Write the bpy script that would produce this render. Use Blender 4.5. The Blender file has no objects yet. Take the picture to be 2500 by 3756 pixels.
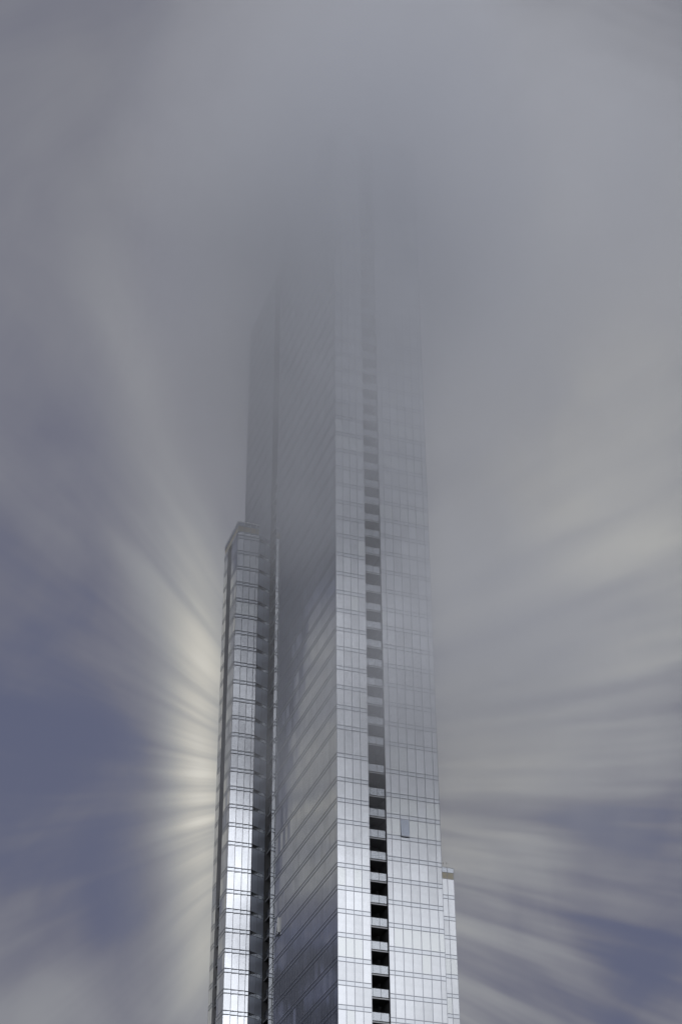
import bpy, bmesh, math, random
from mathutils import Vector, Matrix

random.seed(11)
R = math.radians
S = bpy.context.scene
COL = S.collection

# ------------------------------------------------------------------ camera
cam_d = bpy.data.cameras.new("camera")
cam = bpy.data.objects.new("camera", cam_d)
COL.objects.link(cam)
S.camera = cam
cam_d.sensor_fit = 'VERTICAL'
cam_d.sensor_height = 36.0
cam_d.lens = 36.0 * 6784.2 / 3756.0
cam_d.clip_start = 0.1
cam_d.clip_end = 20000
PITCH, ROLL = R(34.756), R(-0.380)
fw = Vector((0, math.cos(PITCH), math.sin(PITCH)))
rt = Vector((1, 0, 0)); up = rt.cross(fw)
r2 = math.cos(ROLL) * rt + math.sin(ROLL) * up
u2 = -math.sin(ROLL) * rt + math.cos(ROLL) * up
m = Matrix((r2, u2, -fw)).transposed().to_4x4()
m.translation = Vector((0, 0, 1.7))
cam.matrix_world = m

S.view_settings.view_transform = 'Standard'
S.view_settings.look = 'None'
S.view_settings.gamma = 1
S.view_settings.exposure = 0
S.render.engine = 'CYCLES'
S.cycles.use_denoising = True
S.cycles.volume_bounces = 8
S.cycles.volume_step_rate = 1.0
S.cycles.volume_preview_step_rate = 1.0
S.cycles.volume_max_steps = 128
S.cycles.max_bounces = 10
S.cycles.sample_clamp_indirect = 4.0

# ------------------------------------------------------------------ sun (behind the tower, softened by cloud)
SUN_AZ, SUN_EL = R(-0.6), R(26.3)
sdir = Vector((math.sin(SUN_AZ) * math.cos(SUN_EL), math.cos(SUN_AZ) * math.cos(SUN_EL), math.sin(SUN_EL)))
sun_d = bpy.data.lights.new("sun", 'SUN')
sun_d.energy = 0.55
sun_d.angle = R(10)
sun_d.color = (1.0, 0.95, 0.86)
sun = bpy.data.objects.new("sun", sun_d)
COL.objects.link(sun)
sun.rotation_euler = sdir.to_track_quat('Z', 'Y').to_euler()

# ------------------------------------------------------------------ node expression helper
class NT:
    def __init__(s, nt): s.nt = nt; s.n = nt.nodes; s.l = nt.links
    def put(s, sock, v):
        if isinstance(v, (int, float)): sock.default_value = v
        elif isinstance(v, (tuple, list)): sock.default_value = v
        else: s.l.new(v, sock)
    def m(s, op, a, b=None, c=None, clamp=False):
        nd = s.n.new('ShaderNodeMath'); nd.operation = op; nd.use_clamp = clamp
        s.put(nd.inputs[0], a)
        if b is not None: s.put(nd.inputs[1], b)
        if c is not None: s.put(nd.inputs[2], c)
        return nd.outputs[0]
    def add(s, *a):
        r = a[0]
        for x in a[1:]: r = s.m('ADD', r, x)
        return r
    def mul(s, *a):
        r = a[0]
        for x in a[1:]: r = s.m('MULTIPLY', r, x)
        return r
    def sub(s, a, b): return s.m('SUBTRACT', a, b)
    def dot(s, v, w):
        nd = s.n.new('ShaderNodeVectorMath'); nd.operation = 'DOT_PRODUCT'
        s.l.new(v, nd.inputs[0]); nd.inputs[1].default_value = w
        return nd.outputs['Value']
    def step(s, x, a, b, lo=0.0, hi=1.0):
        nd = s.n.new('ShaderNodeMapRange'); nd.interpolation_type = 'SMOOTHSTEP'
        s.put(nd.inputs[0], x)
        nd.inputs[1].default_value = a; nd.inputs[2].default_value = b
        nd.inputs[3].default_value = lo; nd.inputs[4].default_value = hi
        return nd.outputs[0]
    def vec(s, x, y, z):
        nd = s.n.new('ShaderNodeCombineXYZ')
        for i, v in enumerate((x, y, z)): s.put(nd.inputs[i], v)
        return nd.outputs[0]
    def noise(s, v, scale, detail=2, rough=0.5, dist=0.0):
        nd = s.n.new('ShaderNodeTexNoise'); s.l.new(v, nd.inputs['Vector'])
        nd.inputs['Scale'].default_value = scale; nd.inputs['Detail'].default_value = detail
        nd.inputs['Roughness'].default_value = rough; nd.inputs['Distortion'].default_value = dist
        return nd.outputs[0]
    def gauss(s, x, y, cx, cy, sx, sy, rot=0.0, amp=1.0):
        dx, dy = s.sub(x, cx), s.sub(y, cy)
        c, q = math.cos(R(rot)), math.sin(R(rot))
        a = s.m('DIVIDE', s.add(s.mul(dx, c), s.mul(dy, q)), sx)
        b = s.m('DIVIDE', s.sub(s.mul(dy, c), s.mul(dx, q)), sy)
        e = s.mul(s.add(s.mul(a, a), s.mul(b, b)), -0.5)
        return s.mul(s.m('EXPONENT', e), amp)
    def ramp(s, f, stops, lo, hi):
        nd = s.n.new('ShaderNodeValToRGB')
        s.l.new(s.m('DIVIDE', s.sub(f, lo), hi - lo, clamp=True), nd.inputs[0])
        cr = nd.color_ramp
        while len(cr.elements) < len(stops): cr.elements.new(0.5)
        for e, (p, c) in zip(cr.elements, stops):
            e.position = (p - lo) / (hi - lo); e.color = (*c, 1)
        return nd.outputs[0]

# ------------------------------------------------------------------ sky: thin blue sky + cloud drawn out in rays around the sun
W = bpy.data.worlds.new("World"); S.world = W; W.use_nodes = True
W.node_tree.nodes.clear()
g = NT(W.node_tree)
tc = g.n.new('ShaderNodeTexCoord').outputs['Generated']
Sr = sdir.cross(Vector((0, 0, 1))).normalized()      # right of the sun
Su = Sr.cross(sdir).normalized()                     # above the sun
A, B, C_ = g.dot(tc, Sr), g.dot(tc, Su), g.dot(tc, sdir)
cc = g.m('MAXIMUM', C_, 0.15)
X = g.mul(g.m('DIVIDE', A, cc), 57.3)                # degrees right of the sun
Y = g.mul(g.m('DIVIDE', B, cc), 57.3)                # degrees above the sun
side = g.step(X, -2.5, 2.5)
xr = g.add(g.m('ABSOLUTE', X), g.add(g.mul(side, 7.5), 0.3))
phi = g.m('ARCTAN2', Y, g.m('MAXIMUM', xr, 0.3))
kphi = g.mul(phi, g.add(g.mul(side, 3.5), 4.6))
rad = g.m('SQRT', g.add(g.mul(xr, xr), g.mul(Y, Y)))
sv = g.vec(kphi, g.add(g.mul(side, 9.0), g.mul(rad, 0.05)), 1.7)
st = g.noise(sv, 1.3, 3, 0.55)                       # ray streaks
sv2 = g.vec(g.mul(kphi, 0.55), g.add(g.mul(side, 5.0), g.mul(rad, 0.09)), 6.3)
st2 = g.noise(sv2, 1.0, 2, 0.5, 0.4)                 # broad rays
blotch = g.noise(g.vec(g.mul(X, 0.20), g.mul(Y, 0.17), 3.0), 1.0, 4, 0.5, 0.8)
near = g.step(g.m('ABSOLUTE', X), 1.2, 3.4)
sk = g.mul(g.step(st, 0.30, 0.70, -1.0, 1.0), near)
sk2 = g.mul(g.step(st2, 0.33, 0.68, -1.0, 1.0), near)
bl = g.sub(blotch, 0.5)
env = g.step(Y, 6, 17, 1.0, 0.15)                    # rays melt into the fog higher up
def G(cx, cy, sx, sy, amp, rot=0): return g.gauss(X, Y, cx, cy, sx, sy, rot, amp)
sf = g.mul(g.step(g.noise(g.vec(g.mul(kphi, 2.6), g.mul(rad, 0.12), 11.0), 1.0, 2, 0.5), 0.3, 0.7, -1.0, 1.0), near)   # fine rays
halo = G(-3.9, 0.4, 0.66, 3.4, 0.56)
halo = g.mul(halo, g.add(g.mul(sk, 0.27), g.mul(sf, 0.12), 0.85))
halo2 = g.mul(G(-5.0, 6.5, 1.1, 2.6, 0.10, 12), g.add(g.mul(sk, 0.3), 0.9))
glow = g.mul(G(4.8, 1.4, 3.4, 3.4, 0.10), g.add(g.mul(sk, 0.7), g.mul(sf, 0.35), 0.9))
L = g.add(
    0.212,
    G(8.0, 12, 4.2, 6.5, 0.135), G(5.0, 14, 2.5, 5, 0.08), G(9, 6.5, 3.5, 2.5, 0.06),
    G(-9.5, -0.6, 4.2, 3.8, -0.075), G(-7.0, -0.8, 1.4, 3.2, -0.035), G(-5.9, -4.2, 1.2, 1.5, -0.06), G(-9.5, 8, 4, 4.5, -0.045), G(-9.8, -7.2, 2.8, 1.8, 0.055),
    G(-3.9, 13.0, 1.2, 5.0, -0.045, 8), G(-2.6, 17, 2.4, 4, -0.035),  # the tower's shadow in the fog, painted in as darker sky
    G(-5.2, 11.5, 0.75, 4.6, 0.055, 22), G(-6.2, 18, 1.6, 5, 0.02, 14),
    G(3.1, 12.5, 0.9, 5.5, -0.045, -8), G(9.8, -0.2, 2.3, 3.6, -0.09), G(7.5, -1.6, 2.0, 1.8, -0.03),
    G(9.8, -5.5, 2.0, 2.6, -0.06), G(-3.5, -5, 1.2, 2, 0.06),
    halo, halo2, glow,
    g.mul(sk, env, g.add(0.014, g.mul(side, 0.018))), g.mul(sf, env, g.add(0.008, g.mul(side, 0.022))),
    g.mul(sk2, env, 0.020), g.mul(bl, g.step(Y, -2, 10, 0.20, 0.09)))
# the part of the front sky mirrored in the shaded side of the tower (well left of the frame)
# the patch of sky mirrored in the shaded side of the tower (37 degrees left of the sun)
def azel(az0):
    fx, fy = math.sin(R(az0)), math.cos(R(az0))
    return g.mul(g.m('ARCTAN2', g.dot(tc, Vector((fy, -fx, 0))), g.dot(tc, Vector((fx, fy, 0)))), 57.3)
maz = azel(-37)
mel = g.mul(g.m('ARCSINE', g.dot(tc, Vector((0, 0, 1)))), 57.3)
edge = g.add(0.25, g.mul(g.sub(31, mel), 0.12))
mst = g.noise(g.vec(g.add(g.mul(mel, 0.75), g.mul(maz, 0.35)), g.mul(maz, 0.30), 4.0), 1.6, 3, 0.55)
mbl = g.noise(g.vec(g.mul(mel, 0.8), g.mul(maz, 1.6), 9.0), 0.9, 3, 0.5)
patch = g.mul(1.4, g.step(g.sub(edge, maz), -0.45, 0.35), g.step(mel, 29.5, 33.5, 1, 0), g.step(mel, 20.5, 25.0), g.step(mst, 0.3, 0.7, 0.17, 0.31))
Lm = g.add(0.048, patch, g.mul(g.step(mel, 27, 22), g.step(mbl, 0.5, 0.68), 0.09), g.mul(g.gauss(maz, mel, 3.5, 27, 0.5, 12, 0, 0.50), g.step(mel, 31.5, 35.5, 1, 0)),
           g.mul(g.step(g.m('ABSOLUTE', maz), 3.5, 9), 0.10), g.step(mel, 33, 48, 0, 0.01))
Ls = g.m('SMOOTH_MAX', L, 0.122, 0.05)
wm = g.step(g.m('ABSOLUTE', maz), 8, 15, 1, 0)
L = g.add(g.mul(Lm, wm), g.mul(Ls, g.sub(1, wm)))
front = g.ramp(L, [(0.02, (0.020, 0.023, 0.038)), (0.075, (0.062, 0.068, 0.098)), (0.12, (0.108, 0.121, 0.192)), (0.16, (0.152, 0.158, 0.208)), (0.21, (0.202, 0.207, 0.244)),
                   (0.29, (0.283, 0.290, 0.312)), (0.42, (0.42, 0.42, 0.405)), (0.60, (0.62, 0.60, 0.54)), (0.85, (0.92, 0.89, 0.80))], 0.0, 1.0)
# the rest of the sky: broken bright cloud, brightest low down behind the camera; unseen lobes added to brighten fog and glass
bk = R(150)
Ba = g.dot(tc, Vector((math.cos(bk), -math.sin(bk), 0)))     # to the right of azimuth 150
Bz = g.dot(tc, Vector((0, 0, 1)))
Bf = g.dot(tc, Vector((math.sin(bk), math.cos(bk), 0)))
baz = g.mul(g.m('ARCTAN2', Ba, Bf), 57.3)
bel = g.mul(g.m('ARCSINE', Bz), 57.3)
cn = g.noise(tc, 5.5, 4, 0.5, 0.3)
cloudy = g.step(cn, 0.32, 0.68, 0.82, 1.18)
Lb = g.mul(g.add(0.50, g.gauss(baz, bel, -3, 23, 7.0, 15.0, 0, 0.70), g.gauss(baz, bel, 15, 22, 8, 9.5, 0, 1.35), g.gauss(baz, bel, 17, 37, 9, 9, 0, 1.5), g.gauss(baz, bel, -4, 33, 7, 8, 0, 0.50), g.gauss(baz, bel, 0, 12, 70, 20, 0, 0.40)), cloudy)
backc = g.n.new('ShaderNodeVectorMath'); backc.operation = 'SCALE'
backc.inputs[0].default_value = (0.965, 0.985, 1.035); g.l.new(Lb, backc.inputs['Scale'])
mx = g.n.new('ShaderNodeMix'); mx.data_type = 'RGBA'
g.l.new(g.step(C_, 0.12, 0.52), mx.inputs[0])
g.l.new(backc.outputs[0], mx.inputs[6]); g.l.new(front, mx.inputs[7])
low = g.step(Bz, -0.06, 0.03)                        # below the horizon: dark ground haze
mx2 = g.n.new('ShaderNodeMix'); mx2.data_type = 'RGBA'
g.l.new(low, mx2.inputs[0]); mx2.inputs[6].default_value = (0.10, 0.105, 0.12, 1); g.l.new(mx.outputs[2], mx2.inputs[7])
skyt = g.n.new('ShaderNodeTexSky'); skyt.sky_type = 'NISHITA'; skyt.sun_disc = False
skyt.sun_elevation = SUN_EL; skyt.sun_rotation = SUN_AZ
b1 = g.n.new('ShaderNodeBackground'); g.l.new(skyt.outputs[0], b1.inputs[0]); b1.inputs[1].default_value = 0.05
b2 = g.n.new('ShaderNodeBackground'); g.l.new(mx2.outputs[2], b2.inputs[0]); b2.inputs[1].default_value = 1.0
ms = g.n.new('ShaderNodeMixShader'); ms.inputs[0].default_value = 0.995
g.l.new(b1.outputs[0], ms.inputs[1]); g.l.new(b2.outputs[0], ms.inputs[2])
wo = g.n.new('ShaderNodeOutputWorld'); g.l.new(ms.outputs[0], wo.inputs[0])
W.cycles.sampling_method = 'MANUAL'; W.cycles.sample_map_resolution = 1024

# ------------------------------------------------------------------ materials
def mat(name, col, rough=0.5, metal=0.0, spec=0.5, bump=0.0, bscale=1.0, var=0.0, vscale=0.3):
    mt = bpy.data.materials.new(name); mt.use_nodes = True
    q = NT(mt.node_tree); p = q.n['Principled BSDF']
    p.inputs['Base Color'].default_value = (*col, 1)
    p.inputs['Roughness'].default_value = rough
    p.inputs['Metallic'].default_value = metal
    p.inputs['Specular IOR Level'].default_value = spec
    if bump or var:
        co = q.n.new('ShaderNodeTexCoord').outputs['Object']
    if bump:
        nz = q.noise(co, bscale, 2, 0.5)
        b = q.n.new('ShaderNodeBump'); b.inputs['Strength'].default_value = 1.0
        b.inputs['Distance'].default_value = bump
        q.l.new(nz, b.inputs['Height']); q.l.new(b.outputs[0], p.inputs['Normal'])
    if var:
        nz = q.noise(co, vscale, 3, 0.6)
        k = q.step(nz, 0.3, 0.7, 1 - var, 1 + var)
        vm = q.n.new('ShaderNodeVectorMath'); vm.operation = 'SCALE'
        vm.inputs[0].default_value = col; q.l.new(k, vm.inputs['Scale'])
        q.l.new(vm.outputs[0], p.inputs['Base Color'])
    return mt
M = {}
M['glass'] = mat('coated_glass', (0.545, 0.56, 0.585), 0.03, 0.92, bump=0.0006, bscale=0.5, var=0.03, vscale=0.9)
for i_, k_ in enumerate((0.90, 1.06, 0.97)):
    M['glass%d' % i_] = mat('coated_glass', (0.545 * k_, 0.56 * k_, 0.585 * k_), 0.03, 0.92, bump=0.0008, bscale=0.5, var=0.03, vscale=0.9)
GL = ['glass', 'glass0', 'glass1', 'glass2', 'blind']
M['glass_dim'] = mat('dimmer_glass', (0.36, 0.39, 0.45), 0.05, 0.9)
M['blind'] = mat('glass_with_blind', (0.60, 0.62, 0.63), 0.10, 0.75, bump=0.001, bscale=0.5)
M['wing_core'] = mat('haze_paled_wall', (0.28, 0.28, 0.29), 0.7, var=0.1)  # core colour lightened to stand in for haze over the wing's slot
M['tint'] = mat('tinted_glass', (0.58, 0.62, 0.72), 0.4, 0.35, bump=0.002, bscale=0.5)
M['spandrel'] = mat('spandrel_glass', (0.50, 0.52, 0.55), 0.06, 0.92, bump=0.0015, bscale=0.8)
M['transom'] = mat('dark_transom_metal', (0.24, 0.25, 0.28), 0.3, 0.9)
M['mullion'] = mat('grey_mullion_metal', (0.30, 0.31, 0.34), 0.3, 0.85)
M['core'] = mat('dark_core', (0.08, 0.081, 0.086), 0.7, var=0.2)
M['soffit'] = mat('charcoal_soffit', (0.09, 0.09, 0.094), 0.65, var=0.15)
M['slab'] = mat('slab_edge_metal', (0.42, 0.43, 0.45), 0.45, 0.2)
M['rail'] = mat('railing_glass', (0.50, 0.525, 0.56), 0.05, 0.9, bump=0.001, bscale=0.8)
M['railframe'] = mat('railing_metal', (0.06, 0.062, 0.07), 0.4, 0.4)
rm = M['rail']; q_ = NT(rm.node_tree); pr = q_.n['Principled BSDF']; out_ = q_.n['Material Output']
tr_ = q_.n.new('ShaderNodeBsdfTransparent'); mi_ = q_.n.new('ShaderNodeMixShader'); mi_.inputs[0].default_value = 0.85
q_.l.new(tr_.outputs[0], mi_.inputs[1]); q_.l.new(pr.outputs[0], mi_.inputs[2]); q_.l.new(mi_.outputs[0], out_.inputs[0])
M['rail2'] = rm.copy(); M['rail2'].name = 'railing_glass_clear'
M['rail2'].node_tree.nodes['Mix Shader'].inputs[0].default_value = 0.62
M['curtain'] = mat('pale_curtain', (0.55, 0.54, 0.5), 0.9, var=0.1, vscale=3)
M['door'] = mat('balcony_door_glass', (0.06, 0.065, 0.075), 0.08, 0.3)
M['louvre'] = mat('tan_louvre_metal', (0.52, 0.46, 0.32), 0.4, 0.35, var=0.06, vscale=2)
M['parapet'] = mat('parapet_panel', (0.42, 0.45, 0.50), 0.15, 0.8)
M['white'] = mat('white_enamel', (0.8, 0.8, 0.78), 0.4)
M['roof'] = mat('roof_gravel', (0.22, 0.22, 0.21), 0.9, var=0.25, vscale=3)
M['ground'] = mat('asphalt', (0.05, 0.05, 0.052), 0.85, var=0.3, vscale=0.2)
M['steel'] = mat('galvanised_steel', (0.5, 0.51, 0.52), 0.35, 0.8)
M['wood'] = mat('teak', (0.25, 0.15, 0.08), 0.6, var=0.3, vscale=12)
M['cushion'] = mat('cream_cushion', (0.6, 0.58, 0.52), 0.9)
M['leaf'] = mat('leaf_green', (0.05, 0.09, 0.03), 0.6, var=0.4, vscale=9)
M['clay'] = mat('clay_pot', (0.3, 0.16, 0.1), 0.8, var=0.2, vscale=9)

# ------------------------------------------------------------------ tower frame of reference
AZ_B, AZ_G = R(71.128), R(-18.976)
DC, AC = 226.0, R(-0.2011)
CX, CY = DC * math.sin(AC), DC * math.cos(AC)
ub = Vector((math.sin(AZ_B), math.cos(AZ_B), 0))
vg = Vector((math.sin(AZ_G), math.cos(AZ_G), 0))
ROOT = bpy.data.objects.new('skyscraper', None); COL.objects.link(ROOT)
ROOT.location = (CX, CY, 0)
ROOT['label'] = 'tall stepped glass skyscraper with dark balcony slots, its top lost in cloud'
ROOT['category'] = 'skyscraper'
ROOT.empty_display_size = 5
# local frame: x along the bright front (s), y into depth (t)
def P(s, t, z): return ub * s + vg * t + Vector((0, 0, z))

class MB:
    def __init__(s): s.v = []; s.f = []
    def hexa(s, c):
        b = len(s.v); s.v += [tuple(p) for p in c]
        for q in ((0, 3, 2, 1), (4, 5, 6, 7), (0, 1, 5, 4), (1, 2, 6, 5), (2, 3, 7, 6), (3, 0, 4, 7)):
            s.f.append(tuple(b + i for i in q))
    def box(s, s0, s1, t0, t1, z0, z1):
        s.hexa([P(s0, t0, z0), P(s1, t0, z0), P(s1, t1, z0), P(s0, t1, z0),
                P(s0, t0, z1), P(s1, t0, z1), P(s1, t1, z1), P(s0, t1, z1)])
    def tube(s, p0, p1, r0, r1=None, n=8):
        r1 = r0 if r1 is None else r1
        p0, p1 = Vector(p0), Vector(p1); d = (p1 - p0).normalized()
        a = d.orthogonal().normalized(); c = d.cross(a); b = len(s.v)
        for p, r in ((p0, r0), (p1, r1)):
            for i in range(n):
                w = 2 * math.pi * i / n
                s.v.append(tuple(p + a * math.cos(w) * r + c * math.sin(w) * r))
        for i in range(n): s.f.append((b + i, b + (i + 1) % n, b + n + (i + 1) % n, b + n + i))
        s.f.append(tuple(b + i for i in range(n))[::-1]); s.f.append(tuple(b + n + i for i in range(n)))
    def build(s, name, mt, parent=None, label=None, kind=None, origin=None):
        me = bpy.data.meshes.new(name)
        o = Vector(origin) if origin is not None else Vector((0, 0, 0))
        me.from_pydata([tuple(Vector(q) - o) for q in s.v], [], s.f); me.update()
        bm = bmesh.new(); bm.from_mesh(me)
        bmesh.ops.recalc_face_normals(bm, faces=bm.faces); bm.to_mesh(me); bm.free()
        for k in (mt if isinstance(mt, list) else [mt]): me.materials.append(k)
        ob = bpy.data.objects.new(name, me); COL.objects.link(ob)
        ob.location = o
        if parent: ob.parent = parent
        if label: ob['label'] = label
        if kind: ob['kind'] = kind
        return ob

# upper edge of every spandrel, measured on the photograph (metres above ground)
EYE = 1.7
seen = [81.62, 84.77, 87.90, 91.15, 94.40, 97.62, 100.79, 103.88, 107.05, 110.18, 113.29, 116.89, 121.20, 124.34, 127.51, 130.61,
        133.79, 136.95, 140.09, 143.19, 146.41, 149.76, 153.10, 156.25, 159.14, 162.35, 165.50, 168.77, 171.94, 175.09]
FL = [z + EYE for z in seen]
lo = [FL[0] - 3.16 * k for k in range(1, 25)]
FL = sorted([z for z in lo if z > 4]) + FL
while FL[-1] + 3.16 < 238.5: FL.append(FL[-1] + 3.16)
SPH = 0.60                                            # spandrel height
TOP = 241.2
def roofz(x): return x

SET = 2.5                                             # right-hand strip stands 2.5 m further back
def az_s(az, t):                                      # s where a view azimuth meets the plane t
    e = Vector((math.sin(az), math.cos(az), 0)); p0 = Vector((CX, CY, 0)) + vg * t
    det = e.x * (-ub.y) - (-ub.x) * e.y
    return (e.x * p0.y - e.y * p0.x) / det
def az_t(az, s):
    e = Vector((math.sin(az), math.cos(az), 0)); p0 = Vector((CX, CY, 0)) + ub * s
    det = e.x * (-vg.y) - (-vg.x) * e.y
    return (e.x * p0.y - e.y * p0.x) / det
S1 = az_s(R(0.8852), 0)                               # left strip 0..S1
S2 = az_s(R(1.4605), SET)                             # right strip S2..S3
S3 = az_s(R(3.2684), SET)
TA = 30.5                                             # the shaded flank steps back here
SB = 2.45
T1 = 38.9; T2 = az_t(R(-2.6273), SB); TB = az_t(R(-3.60), SB)   # slot and rear corner of the set-back part
WT = 40.92; WW = -3.84                                # left wing: front plane and left edge
WB = 49.3
WTOP = 181.0 + EYE
rwp = Vector((276.0 * math.sin(R(3.6608)), 276.0 * math.cos(R(3.6608)), 0)) - Vector((CX, CY, 0))
RS, RT = rwp.dot(ub), rwp.dot(vg)                     # right wing: outer edge and front plane
RTOP = 121.63 + EYE
print('dims', S1, S2, S3, RS, RT, T1, T2, TB)

# ------------------------------------------------------------------ curtain walls
class Face:
    """vertical wall plane through o, running along d (both in s,t), facing n; joints are distances along d"""
    def __init__(s, o, d, n, joints, zmax):
        s.o, s.d, s.n, s.j, s.zmax = o, d, n, joints, zmax
        s.a0, s.a1 = joints[0], joints[-1]
    def pt(s, a, d, z):
        return P(s.o[0] + s.d[0] * a + s.n[0] * d, s.o[1] + s.d[1] * a + s.n[1] * d, z)
    def bx(s, mb, a0, a1, z0, z1, d0, d1, tilt=(0, 0)):
        """slab between depth d0 (behind) and d1 (in front of) the plane"""
        ca, cz = (a0 + a1) / 2, (z0 + z1) / 2
        c = []
        for z in (z0, z1):
            for (a, d) in ((a0, d1), (a1, d1), (a1, d0), (a0, d0)):
                off = (a - ca) * tilt[0] + (z - cz) * tilt[1]
                c.append(s.pt(a, d + off, z))
        mb.hexa(c)
def front(t, joints, zmax): return Face((0, t), (1, 0), (0, -1), joints, zmax)
def side(sp, joints, zmax): return Face((sp, 0), (0, 1), (-1, 0), joints, zmax)

rest = MB(); rest_m = []; spand_rest = MB(); trans = MB(); mull = MB(); nband = [0]
singles = []
def curtain(face, solo=(), blinds=0.06, th=0.095, mw=0.085, skip=(), saw=0.0, glass=None, proud=0.028):
    mine = MB()
    fl = [z for z in FL if z < face.zmax - 0.5]
    rng = random.Random(int(face.o[0] * 100 + face.o[1] * 37) + int(face.a1 * 10))
    zs = [0.0] + fl
    for i, z in enumerate(fl):
        if saw:
            for k in range(len(face.j) - 1):
                face.bx(spand_rest, face.j[k] + .02, face.j[k + 1] - .02, z - SPH, z, -0.04 - abs(saw) * .6, -abs(saw) * .6, (saw, 0))
        elif solo and z > 76.5 and nband[0] < 98:
            one = MB(); face.bx(one, face.a0, face.a1, z - SPH, z, -0.05, 0.0); nband[0] += 1
            one.build('spandrel_band', M['spandrel'], ROOT)
        else: face.bx(spand_rest, face.a0, face.a1, z - SPH, z, -0.05, 0.0)
        for zz in (z, z - SPH):
            face.bx(trans, face.a0, face.a1, zz - th / 2, zz + th / 2, 0.004, 0.035)
    bands = []
    for i in range(len(zs)):
        z0 = zs[i]; z1 = (zs[i + 1] - SPH) if i + 1 < len(zs) else face.zmax
        bands.append((i, z0, z1))
    for (i, z0, z1) in bands:
        rowb = rng.random() < 0.10; rowv = rng.choice((0, 1, 2, 3))
        for k in range(len(face.j) - 1):
            a0, a1 = face.j[k], face.j[k + 1]
            tl = (rng.gauss(0, 0.0011) + saw, rng.gauss(0, 0.0009))
            back = abs(saw) * 0.6
            if (i, k) in skip: continue
            bl = (rowb and rng.random() < 0.85) or rng.random() < blinds
            vi = rng.choice((0, 0, 0, 1, 2, 3)) if rng.random() < 0.7 else rowv
            if i in solo and len(singles) < 98:
                mb = MB(); face.bx(mb, a0 + .02, a1 - .02, z0 + .03, z1 - .03, -0.04, 0.0, tl)
                singles.append((mb, 4 if bl else vi, face, i, k))
            else:
                mb = mine if glass else rest
                if not glass: rest_m.append(4 if bl else vi)
                face.bx(mb, a0 + .02, a1 - .02, z0 + .03, z1 - .03, -0.04 - back, -back, tl)
    for a in face.j[1:-1]:
        face.bx(mull, a - mw / 2, a + mw / 2, 0, face.zmax, 0.003, proud)
    for a, sg in ((face.a0, 1), (face.a1, -1)):
        face.bx(mull, min(a, a + sg * .05), max(a, a + sg * .05), 0, face.zmax, 0.003, proud)
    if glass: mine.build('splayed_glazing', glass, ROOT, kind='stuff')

i0 = min(i for i, z in enumerate([0.0] + FL) if z > 75.5)   # first storey of glass inside the frame
def lin(a, b, n): return [a + (b - a) * i / n for i in range(n + 1)]
# right strip has a narrow first and last pane
w = (S3 - S2 - 1.5) / 5.0
jr = [S2, S2 + 0.75] + [S2 + 0.75 + w * i for i in range(1, 6)] + [S3]
F_left = front(0.0, lin(0, S1, 4), TOP)
F_right = front(SET, jr, TOP)
F_s1 = side(0.0, lin(0, TA, 26), TOP)
F_ar = Face((0, TA), (1, 0), (0, 1), lin(0, SB - .06, 2), TOP)
F_s2 = side(SB, lin(TA + .03, T1, 7), TOP)
F_s3 = side(SB, lin(T2, TB, 15), TOP)
F_wf = front(WT, [WW, WW + 1.14, WW + 2.28, WW + 3.30, 0.0], WTOP - 2.0)
cdv = Vector((SB - .03, T2 - .15 - WT)); cl_ = cdv.length; cdv.normalize()
F_wc = Face((0, WT), tuple(cdv), (cdv.y, -cdv.x), lin(0.02, cl_, 2), WTOP - 2.0)
F_w1 = side(WW, lin(WT, WT + 3.73, 3), WTOP - 2.0)
F_w2 = side(WW, lin(WT + 6.1, WB, 2), WTOP - 2.0)
NR = max(2, round((RS - S3) / 1.13))
F_rf = front(RT, [S3 + .04] + [RS - 1.13 * k for k in range(NR - 1, 0, -1)] + [RS], RTOP - 1.9)
zb = [0.0] + FL
i_open = 1 + max(i for i, z in enumerate(zb) if z < 106.4 - 1.5 + EYE)
curtain(F_left, solo=range(i0, i0 + 9))
curtain(F_right, solo=range(i0, i0 + 9), skip={(i_open, 2)})
# one casement stands open in the shaded side too
i_od = max(i for i, z in enumerate(zb) if z < 101.8 + EYE)
k_od = min(range(26), key=lambda k: abs(F_s1.j[k] - 25.6))
curtain(F_s1, blinds=0.0, mw=0.03, th=0.032, proud=0.006, skip={(i_od, k_od)})
for f in (F_s2, F_s3, F_ar, F_w1, F_w2): curtain(f, blinds=0.0, mw=0.04, th=0.022, proud=0.01)
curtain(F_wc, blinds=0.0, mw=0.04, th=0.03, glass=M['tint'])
curtain(F_wf, blinds=0.0, saw=0.167, th=0.075, mw=0.07)  # sawtooth pane angle made up so the wing front mirrors bright sky
curtain(F_rf, blinds=0.04)

# building bodies behind the glass (one closed core each, 6 cm behind the panes)
core = MB()
core.box(0.06, S1 - 0.03, 0.06, 6.0, 0, TOP - 0.05)
core.box(S2 + 0.03, S3 - 0.06, SET + 0.06, 6.0, 0, TOP - 0.05)
core.box(0.06, S3 - 0.06, 6.0, TA - 0.06, 0, TOP - 0.05)
core.box(SB + 0.06, S3 - 0.06, TA - 0.06, T1 - 0.03, 0, TOP - 0.05)
core.box(SB + 2.2, S3 - 0.06, T1 - 0.03, T2 + 0.03, 0, TOP - 0.05)
core.box(SB + 0.06, S3 - 0.06, T2 + 0.03, TB, 0, TOP - 0.05)
body = core.build('tower_shaft', M['core'], ROOT)
rf = MB(); rf.box(0, S3, SET, TA, TOP - 0.04, TOP + 0.3); rf.box(SB, S3, TA + .01, TB, TOP - 0.04, TOP + 0.3); rf.box(0, S1, 0, SET - .01, TOP - 0.04, TOP + 0.3)
rf.build('roof', M['roof'], body)

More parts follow.
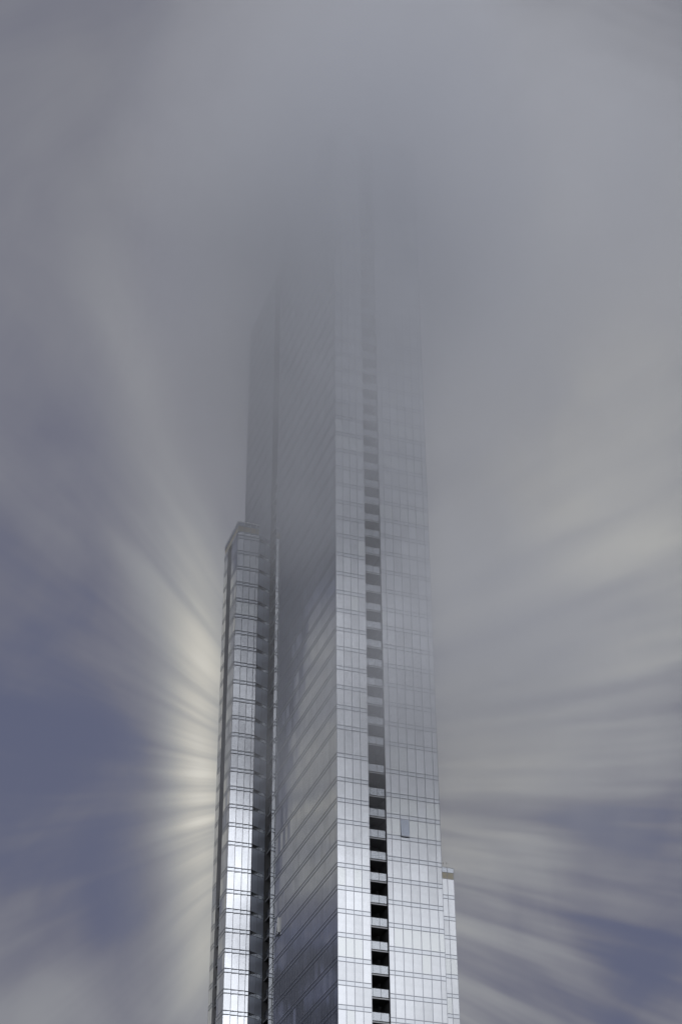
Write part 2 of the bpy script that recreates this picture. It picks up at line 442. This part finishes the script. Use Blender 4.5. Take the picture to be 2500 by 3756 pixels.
for (mb, bl, face, i, k) in singles:
    mb.build('window', M[GL[bl]], ROOT, origin=tuple(sum((Vector(q) for q in mb.v), Vector()) / 8))
rob = rest.build('window', [M[k] for k in GL], ROOT, kind='stuff')
for p in rob.data.polygons: p.material_index = rest_m[p.index // 6]

spand_rest.build('spandrel_band', M['spandrel'], ROOT, kind='stuff')
trans.build('transom', M['transom'], ROOT, kind='stuff')
mull.build('mullion', M['mullion'], ROOT, kind='stuff')

def open_window(face, i, k, label, out, sm=None):
    z0 = zb[i] + .05; z1 = zb[i + 1] - SPH - .05
    a0, a1 = face.j[k] + .03, face.j[k + 1] - .03
    fr = MB()
    face.bx(fr, a0, a1, z0, z1, -0.06, -0.03)
    w_ = fr.build('window', M['door'], ROOT, label=label)
    sa = MB()
    # top-hung sash swung outwards at its foot
    zl = z0 + .02; cs = []
    for (z, d) in ((zl, out), (z1, 0.03)):
        for (a, dd) in ((a0, d + .05), (a1, d + .05), (a1, d), (a0, d)): cs.append(face.pt(a, dd, z))
    sa.hexa(cs); sa.build('sash', M['glass'] if sm is M['white'] else sm, w_)
    if sm is M['white']:
        jb = MB(); face.bx(jb, a0 - .02, a0 + .03, z0 + .2, z1, 0.0, .26); jb.build('sash_glint', sm, w_)  # white bar added as the bright glint on the open sash
    tr = MB(); face.bx(tr, a0, a1, zl - .16, zl - .01, out - .04, out + .07); tr.build('sash_frame', M['transom'], w_)
open_window(F_right, i_open, 2, 'darker window pushed open at its foot', 0.13, M['glass_dim'])
open_window(F_s1, i_od, k_od, 'single window pushed open on the shaded side', 0.20, M['white'])

# ------------------------------------------------------------------ balconies
def balcony(face_axis, plane, a0, a1, z, rec, depth, detail=True):
    """z = floor level; railing `rec` behind the plane, recess `depth` deep behind the railing"""
    def bx(mb, x0, x1, d0, d1, za, zb_):      # d = depth behind plane
        if face_axis == 's': mb.box(x0, x1, plane + d0, plane + d1, za, zb_)
        else: mb.box(plane + d0, plane + d1, x0, x1, za, zb_)
    e = bpy.data.objects.new('balcony', None); COL.objects.link(e); e.parent = ROOT
    c = P((a0 + a1) / 2, plane + rec, z) if face_axis == 's' else P(plane + rec, (a0 + a1) / 2, z)
    e.location = c; e.empty_display_size = 0.5
    def bd(mb, name, mt):
        ob = mb.build(name, mt, e, origin=c); ob.location = (0, 0, 0); return ob
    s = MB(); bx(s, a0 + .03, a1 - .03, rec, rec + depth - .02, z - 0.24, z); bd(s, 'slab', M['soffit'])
    s = MB(); bx(s, a0 + .03, a1 - .03, rec - 0.03, rec - .003, z - 0.25, z - 0.10); bd(s, 'slab_edge', M['slab'])
    r = MB(); n = 3; wd = (a1 - a0 - .1) / n
    for q in range(n): bx(r, a0 + .05 + wd * q + .025, a0 + .05 + wd * (q + 1) - .025, rec + .02, rec + .035, z + .06, z + 1.12)
    ob = bd(r, 'railing', M['rail']); ob.data.materials.append(M['rail2'])
    for p in ob.data.polygons:
        if p.index >= 6: p.material_index = 1
    r = MB(); bx(r, a0 + .03, a1 - .03, rec, rec + .06, z + 1.12, z + 1.17)
    for q in range(n + 1):
        x = a0 + .05 + wd * q; bx(r, x - .02, x + .02, rec, rec + .05, z + .002, z + 1.12)
    bd(r, 'handrail', M['railframe'])
    d = MB(); bx(d, a0 + .35, a1 - .35, rec + depth - .08, rec + depth - .03, z + .02, z + 2.3); bd(d, 'door', M['door'])
    rq = random.Random(int(z * 10))
    if rq.random() < 0.6:
        d = MB(); x0 = a0 + .4 + rq.random() * (a1 - a0 - 1.6); bx(d, x0, x0 + rq.uniform(.4, .9), rec + depth - .10, rec + depth - .082, z + .05, z + 2.25); bd(d, 'curtain', M['curtain'])
    return e
# walls lining the three slots
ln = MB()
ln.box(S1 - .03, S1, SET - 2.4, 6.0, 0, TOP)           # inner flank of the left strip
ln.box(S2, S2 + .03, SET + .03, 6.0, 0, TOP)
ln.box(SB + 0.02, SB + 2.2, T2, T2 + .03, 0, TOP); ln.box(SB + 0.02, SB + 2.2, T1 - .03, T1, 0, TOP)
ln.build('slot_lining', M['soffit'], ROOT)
first = True
vis = [z for z in FL if z - SPH > 70]
zf = lambda z: z - SPH + 0.02
for z in vis[:52]:
    balcony('s', SET, S1, S2, zf(z), 0.25, 2.7)
for z in [q for q in FL if 84 < q < 200][:34]:
    balcony('t', SB, T1, T2, zf(z), 0.3, 1.85)
for z in [q for q in FL if 78 < q < 118][:12]:
    balcony('t', WW, WT + 3.73, WT + 6.1, zf(z), 0.3, 1.65)

# ------------------------------------------------------------------ wings
def wing(s0, s1, t0, t1, top, label, slot=None, front=None):
    c = MB()
    if slot:
        c.box(s0 + .06, s1 - .06, t0 + .26, slot[0] - .03, 0, top - 2.05)
        c.box(s0 + 2.0, s1, slot[0] - .03, slot[1] + .03, 0, top - 2.05)
        c.box(s0 + .06, s1, slot[1] + .03, t1, 0, top - 2.05)
    else:
        c.box(s0, s1 - .06, t0 + .06, t1, 0, top - 1.95)
    if slot:                                          # splayed part between the wing and the shaft
        b0 = len(c.v); q0, q1 = F_wc.pt(0.05, -.08, 0), F_wc.pt(cl_ - .05, -.08, 0)
        pts = [q0, q1, P(SB, t1, 0), P(-.06, t1, 0)]
        c.hexa([Vector(p) for p in pts] + [Vector(p) + Vector((0, 0, top - 2.05)) for p in pts])
    w_ = c.build('wing', M['wing_core'] if slot else M['core'], ROOT, label=label)
    return w_
wl = wing(WW, 0.0, WT, WB, WTOP, 'lower wing on the left with a bright narrow glass front', slot=(WT + 3.73, WT + 6.1))
wr = wing(S3 + .03, RS, RT, RT + 14, RTOP, 'lowest wing, only its narrow edge showing on the right')
def crown(parent, s0, s1, t0, t1, top, joints, inward):
    # tan louvre band, glazed parapet, coping and roof
    e = 0.0
    m1 = MB(); m1.box(s0 + .08, s1 - .08, t0 + .05, t1, top - 1.92, top - 0.86); m1.build('louvre_band', M['louvre'], parent)
    m2 = MB()
    for k in range(8):
        z = top - 1.86 + k * 0.125
        m2.box(s0 + .08, s1 - .08, t0 + .02, t0 + .045, z, z + .07)
    m2.build('louvre_blade', M['louvre'], parent)
    m3 = MB()
    m3.box(s0, s1, t0 + .005, t1, top - .84, top - .08); m3.build('parapet', M['parapet'], parent)
    m4 = MB(); m4.box(s0 - .03, s1 + (.03 if inward > 0 else 0), t0 - .03, t1, top - .08, top + .01); m4.build('coping', M['white'], parent)
    m5 = MB()
    for a in joints: m5.box(a - .045, a + .045, t0 - .02, t0 + .004, top - 1.95, top - .08)
    m5.box(s0, s1, t0 - .02, t0 + .003, top - 2.03, top - 1.95); m5.box(s0, s1, t0 - .02, t0 + .003, top - .92, top - .84)
    m5.build('crown_frame', M['slab'], parent)
crown(wl, WW, 0.0, WT, WB, WTOP, F_wf.j[:-1], 0)
crown(wr, S3 + .03, RS, RT, RT + 14, RTOP, F_rf.j[1:], 1)
def roof_light(parent, s, t, z, h=0.75):
    b = MB(); b.tube(P(s, t, z), P(s, t, z + h), .035, .03)
    b.tube(P(s, t, z + h), P(s, t, z + h + .10), .11, .13); b.tube(P(s, t, z + h + .10), P(s, t, z + h + .22), .13, .05)
    b.build('roof_light', M['white'], parent)
for s in (WW + .45, WW + .83, WW + 1.05, WW + 1.95, WW + 2.2, WW + 3.05):
    roof_light(wl, s, WT + .9, WTOP + .01, 0.55)
ant = MB(); s_, t_ = RS - 1.2, RT + 1.5
ant.tube(P(s_, t_, RTOP), P(s_, t_, RTOP + 2.3), .05, .02)
ant.tube(P(s_ - .25, t_, RTOP + 1.35), P(s_ + .25, t_, RTOP + 1.35), .02)
ant.tube(P(s_ - .25, t_, RTOP + 1.25), P(s_ - .25, t_, RTOP + 1.5), .09)
ant.tube(P(s_ + .1, t_, RTOP + 1.25), P(s_ + .1, t_, RTOP + 1.5), .09)
ant.build('antenna', M['white'], wr)
for ds, hh in ((-.75, 1.1), (-.32, 0.12), (-.9, .3)): roof_light(wr, RS + ds, RT + 1.0, RTOP, hh)

# ------------------------------------------------------------------ things standing on the balconies
def W3(s_, t_, z_): return P(s_, t_, z_) + Vector((CX, CY, 0))
def thing(name, label, cat, loc, group=None):
    e = bpy.data.objects.new(name, None); COL.objects.link(e); e.location = loc; e.empty_display_size = .3
    e['label'] = label; e['category'] = cat
    if group: e['group'] = group
    return e
def make_chair(loc, label, mt):
    e = thing('patio_chair', label, 'chair', loc, 'chairs on the balconies')
    b = MB(); b.box(-.26, .26, -.25, .25, .38, .44); b.build('seat', mt, e)
    b = MB(); b.hexa([P(-.26, .20, .44), P(.26, .20, .44), P(.26, .26, .44), P(-.26, .26, .44), P(-.24, .34, .95), P(.24, .34, .95), P(.24, .39, .95), P(-.24, .39, .95)]); b.build('backrest', mt, e)
    for sx in (-1, 1):
        for sy in (-1, 1):
            b = MB(); b.tube(P(sx * .23, sy * .21, .38), P(sx * .25, sy * .24, 0), .018, .014); b.build('leg', M['steel'], e)
        b = MB(); b.box(sx * .26 - .02, sx * .26 + .02, -.22, .28, .60, .63); b.build('armrest', mt, e)
    return e
zb1, zb4, zb5, zb6 = [zf(FL[[round(q, 2) for q in FL].index(round(v + EYE, 2))]) for v in (81.62, 91.15, 94.40, 97.62)]
sc_ = (S1 + S2) / 2
make_chair(W3(sc_ - .45, SET + .8, zb4 + .005), 'white patio chair, left one of the pair on the fourth front balcony from the bottom', M['white'])
make_chair(W3(sc_ + .50, SET + .85, zb4 + .005), 'cream patio chair, right one of the pair on the fourth front balcony from the bottom', M['cushion'])
make_chair(W3(sc_ + .15, SET + .8, zb5 + .005), 'wooden patio chair beside a potted plant on the fifth front balcony from the bottom', M['wood'])
def make_plant(loc, label, h):
    e = thing('potted_plant', label, 'plant', loc)
    b = MB(); b.tube((0, 0, 0), (0, 0, .38), .14, .2, 12); b.build('pot', M['clay'], e)
    rg = random.Random(5); b = MB()
    for k in range(90):
        a = rg.random() * 6.28; el = rg.uniform(.2, 1.5); r = rg.uniform(.1, .34)
        c = Vector((math.cos(a) * r * math.cos(el * .6), math.sin(a) * r * math.cos(el * .6), .42 + (h - .4) * rg.random()))
        d = Vector((math.cos(a), math.sin(a), rg.uniform(-.2, .8))).normalized() * rg.uniform(.08, .16)
        w_ = d.cross(Vector((0, 0, 1))).normalized() * .03; n0 = len(b.v)
        b.v += [tuple(c - d), tuple(c + w_), tuple(c + d), tuple(c - w_)]; b.f.append((n0, n0 + 1, n0 + 2, n0 + 3))
    b.build('foliage', M['leaf'], e)
make_plant(W3(S1 + .35, SET + .6, zb5 + .005), 'leafy plant in a clay pot at the left end of the fifth front balcony', 1.25)
e = thing('side_table', 'small round side table behind the railing of the sixth front balcony from the bottom', 'table', W3(sc_ + .2, SET + .7, zb6 + .005))
b = MB(); b.tube((0, 0, .50), (0, 0, .53), .30, .30, 16); b.build('tabletop', M['wood'], e)
b = MB(); b.tube((0, 0, 0), (0, 0, .02), .18, .16, 12); b.tube((0, 0, .02), (0, 0, .50), .025, .025); b.build('pedestal', M['steel'], e)

# ------------------------------------------------------------------ ground
gm = MB()
bm_s = 6000
gm.v = [(-bm_s, -bm_s, 0), (bm_s, -bm_s, 0), (bm_s, bm_s, 0), (-bm_s, bm_s, 0)]; gm.f = [(0, 1, 2, 3)]
go = gm.build('ground', M['ground']); go['kind'] = 'structure'

# ------------------------------------------------------------------ low cloud wrapped round the tower
cm = MB()
ctr = Vector((CX, CY, 0)) + ub * 16 - vg * 6
HX, HY, Z0, Z1 = 70, 80, 80, 268
b0 = len(cm.v)
for z in (Z0, Z1):
    for (x, y) in ((-HX, -HY), (HX, -HY), (HX, HY), (-HX, HY)): cm.v.append((x, y, z))
cm.f = [(0, 3, 2, 1), (4, 5, 6, 7), (0, 1, 5, 4), (1, 2, 6, 5), (2, 3, 7, 6), (3, 0, 4, 7)]
cl = cm.build('low_cloud', None); cl.data.materials.clear()
cl.location = (ctr.x, ctr.y, 0); cl['kind'] = 'stuff'
vm = bpy.data.materials.new('cloud_vapour'); vm.use_nodes = True
q = NT(vm.node_tree); q.n.clear()
co = q.n.new('ShaderNodeTexCoord').outputs['Object']
sx = q.n.new('ShaderNodeSeparateXYZ'); q.l.new(co, sx.inputs[0])
x, y, z = sx.outputs
nz = q.noise(co, 0.028, 3, 0.55, 0.6)
zz = q.add(z, q.mul(q.sub(nz, 0.5), 22))
prof = q.add(q.mul(q.step(zz, 94, 132), 1.7), q.mul(q.step(zz, 150, 215), 0.35), q.mul(q.step(zz, 188, 236), 1.3))
rr = q.m('SQRT', q.add(q.mul(x, x), q.mul(y, y)))
rn = q.m('DIVIDE', rr, q.step(z, 125, 225, 40, 61))
fall = q.step(rn, 0.20, 1.0, 1.0, 0.0)
top = q.step(z, 240, 264, 1.0, 0.0)
dens = q.mul(prof, fall, top, q.step(nz, 0.34, 0.66, 0.2, 1.8), 0.019)
# a paler wisp streaming past the outer side of the left wing
wc = ub * -11.5 + vg * 46 + Vector((CX, CY, 0)) - Vector((ctr.x, ctr.y, 0))
wisp = q.gauss(x, y, wc.x, wc.y, 4.2, 14, 0, 1.0)
wb = ub * 2 + vg * 52 + Vector((CX, CY, 0)) - Vector((ctr.x, ctr.y, 0))
shoulder = q.mul(q.gauss(x, y, wb.x, wb.y, 15, 15, 0, 1.0), q.step(zz, 185, 215), top, 0.030)
wisp = q.mul(wisp, q.step(zz, 86, 112), q.step(zz, 150, 185, 1, 0), 0.012)
dens = q.add(dens, wisp, shoulder)
pv = q.n.new('ShaderNodeVolumePrincipled')
pv.inputs['Color'].default_value = (0.93, 0.94, 0.97, 1)
pv.inputs['Anisotropy'].default_value = 0.25
q.l.new(dens, pv.inputs['Density'])
vo = q.n.new('ShaderNodeOutputMaterial'); q.l.new(pv.outputs[0], vo.inputs['Volume'])
vm.cycles.volume_step_rate = 1.0
cl.data.materials.append(vm)
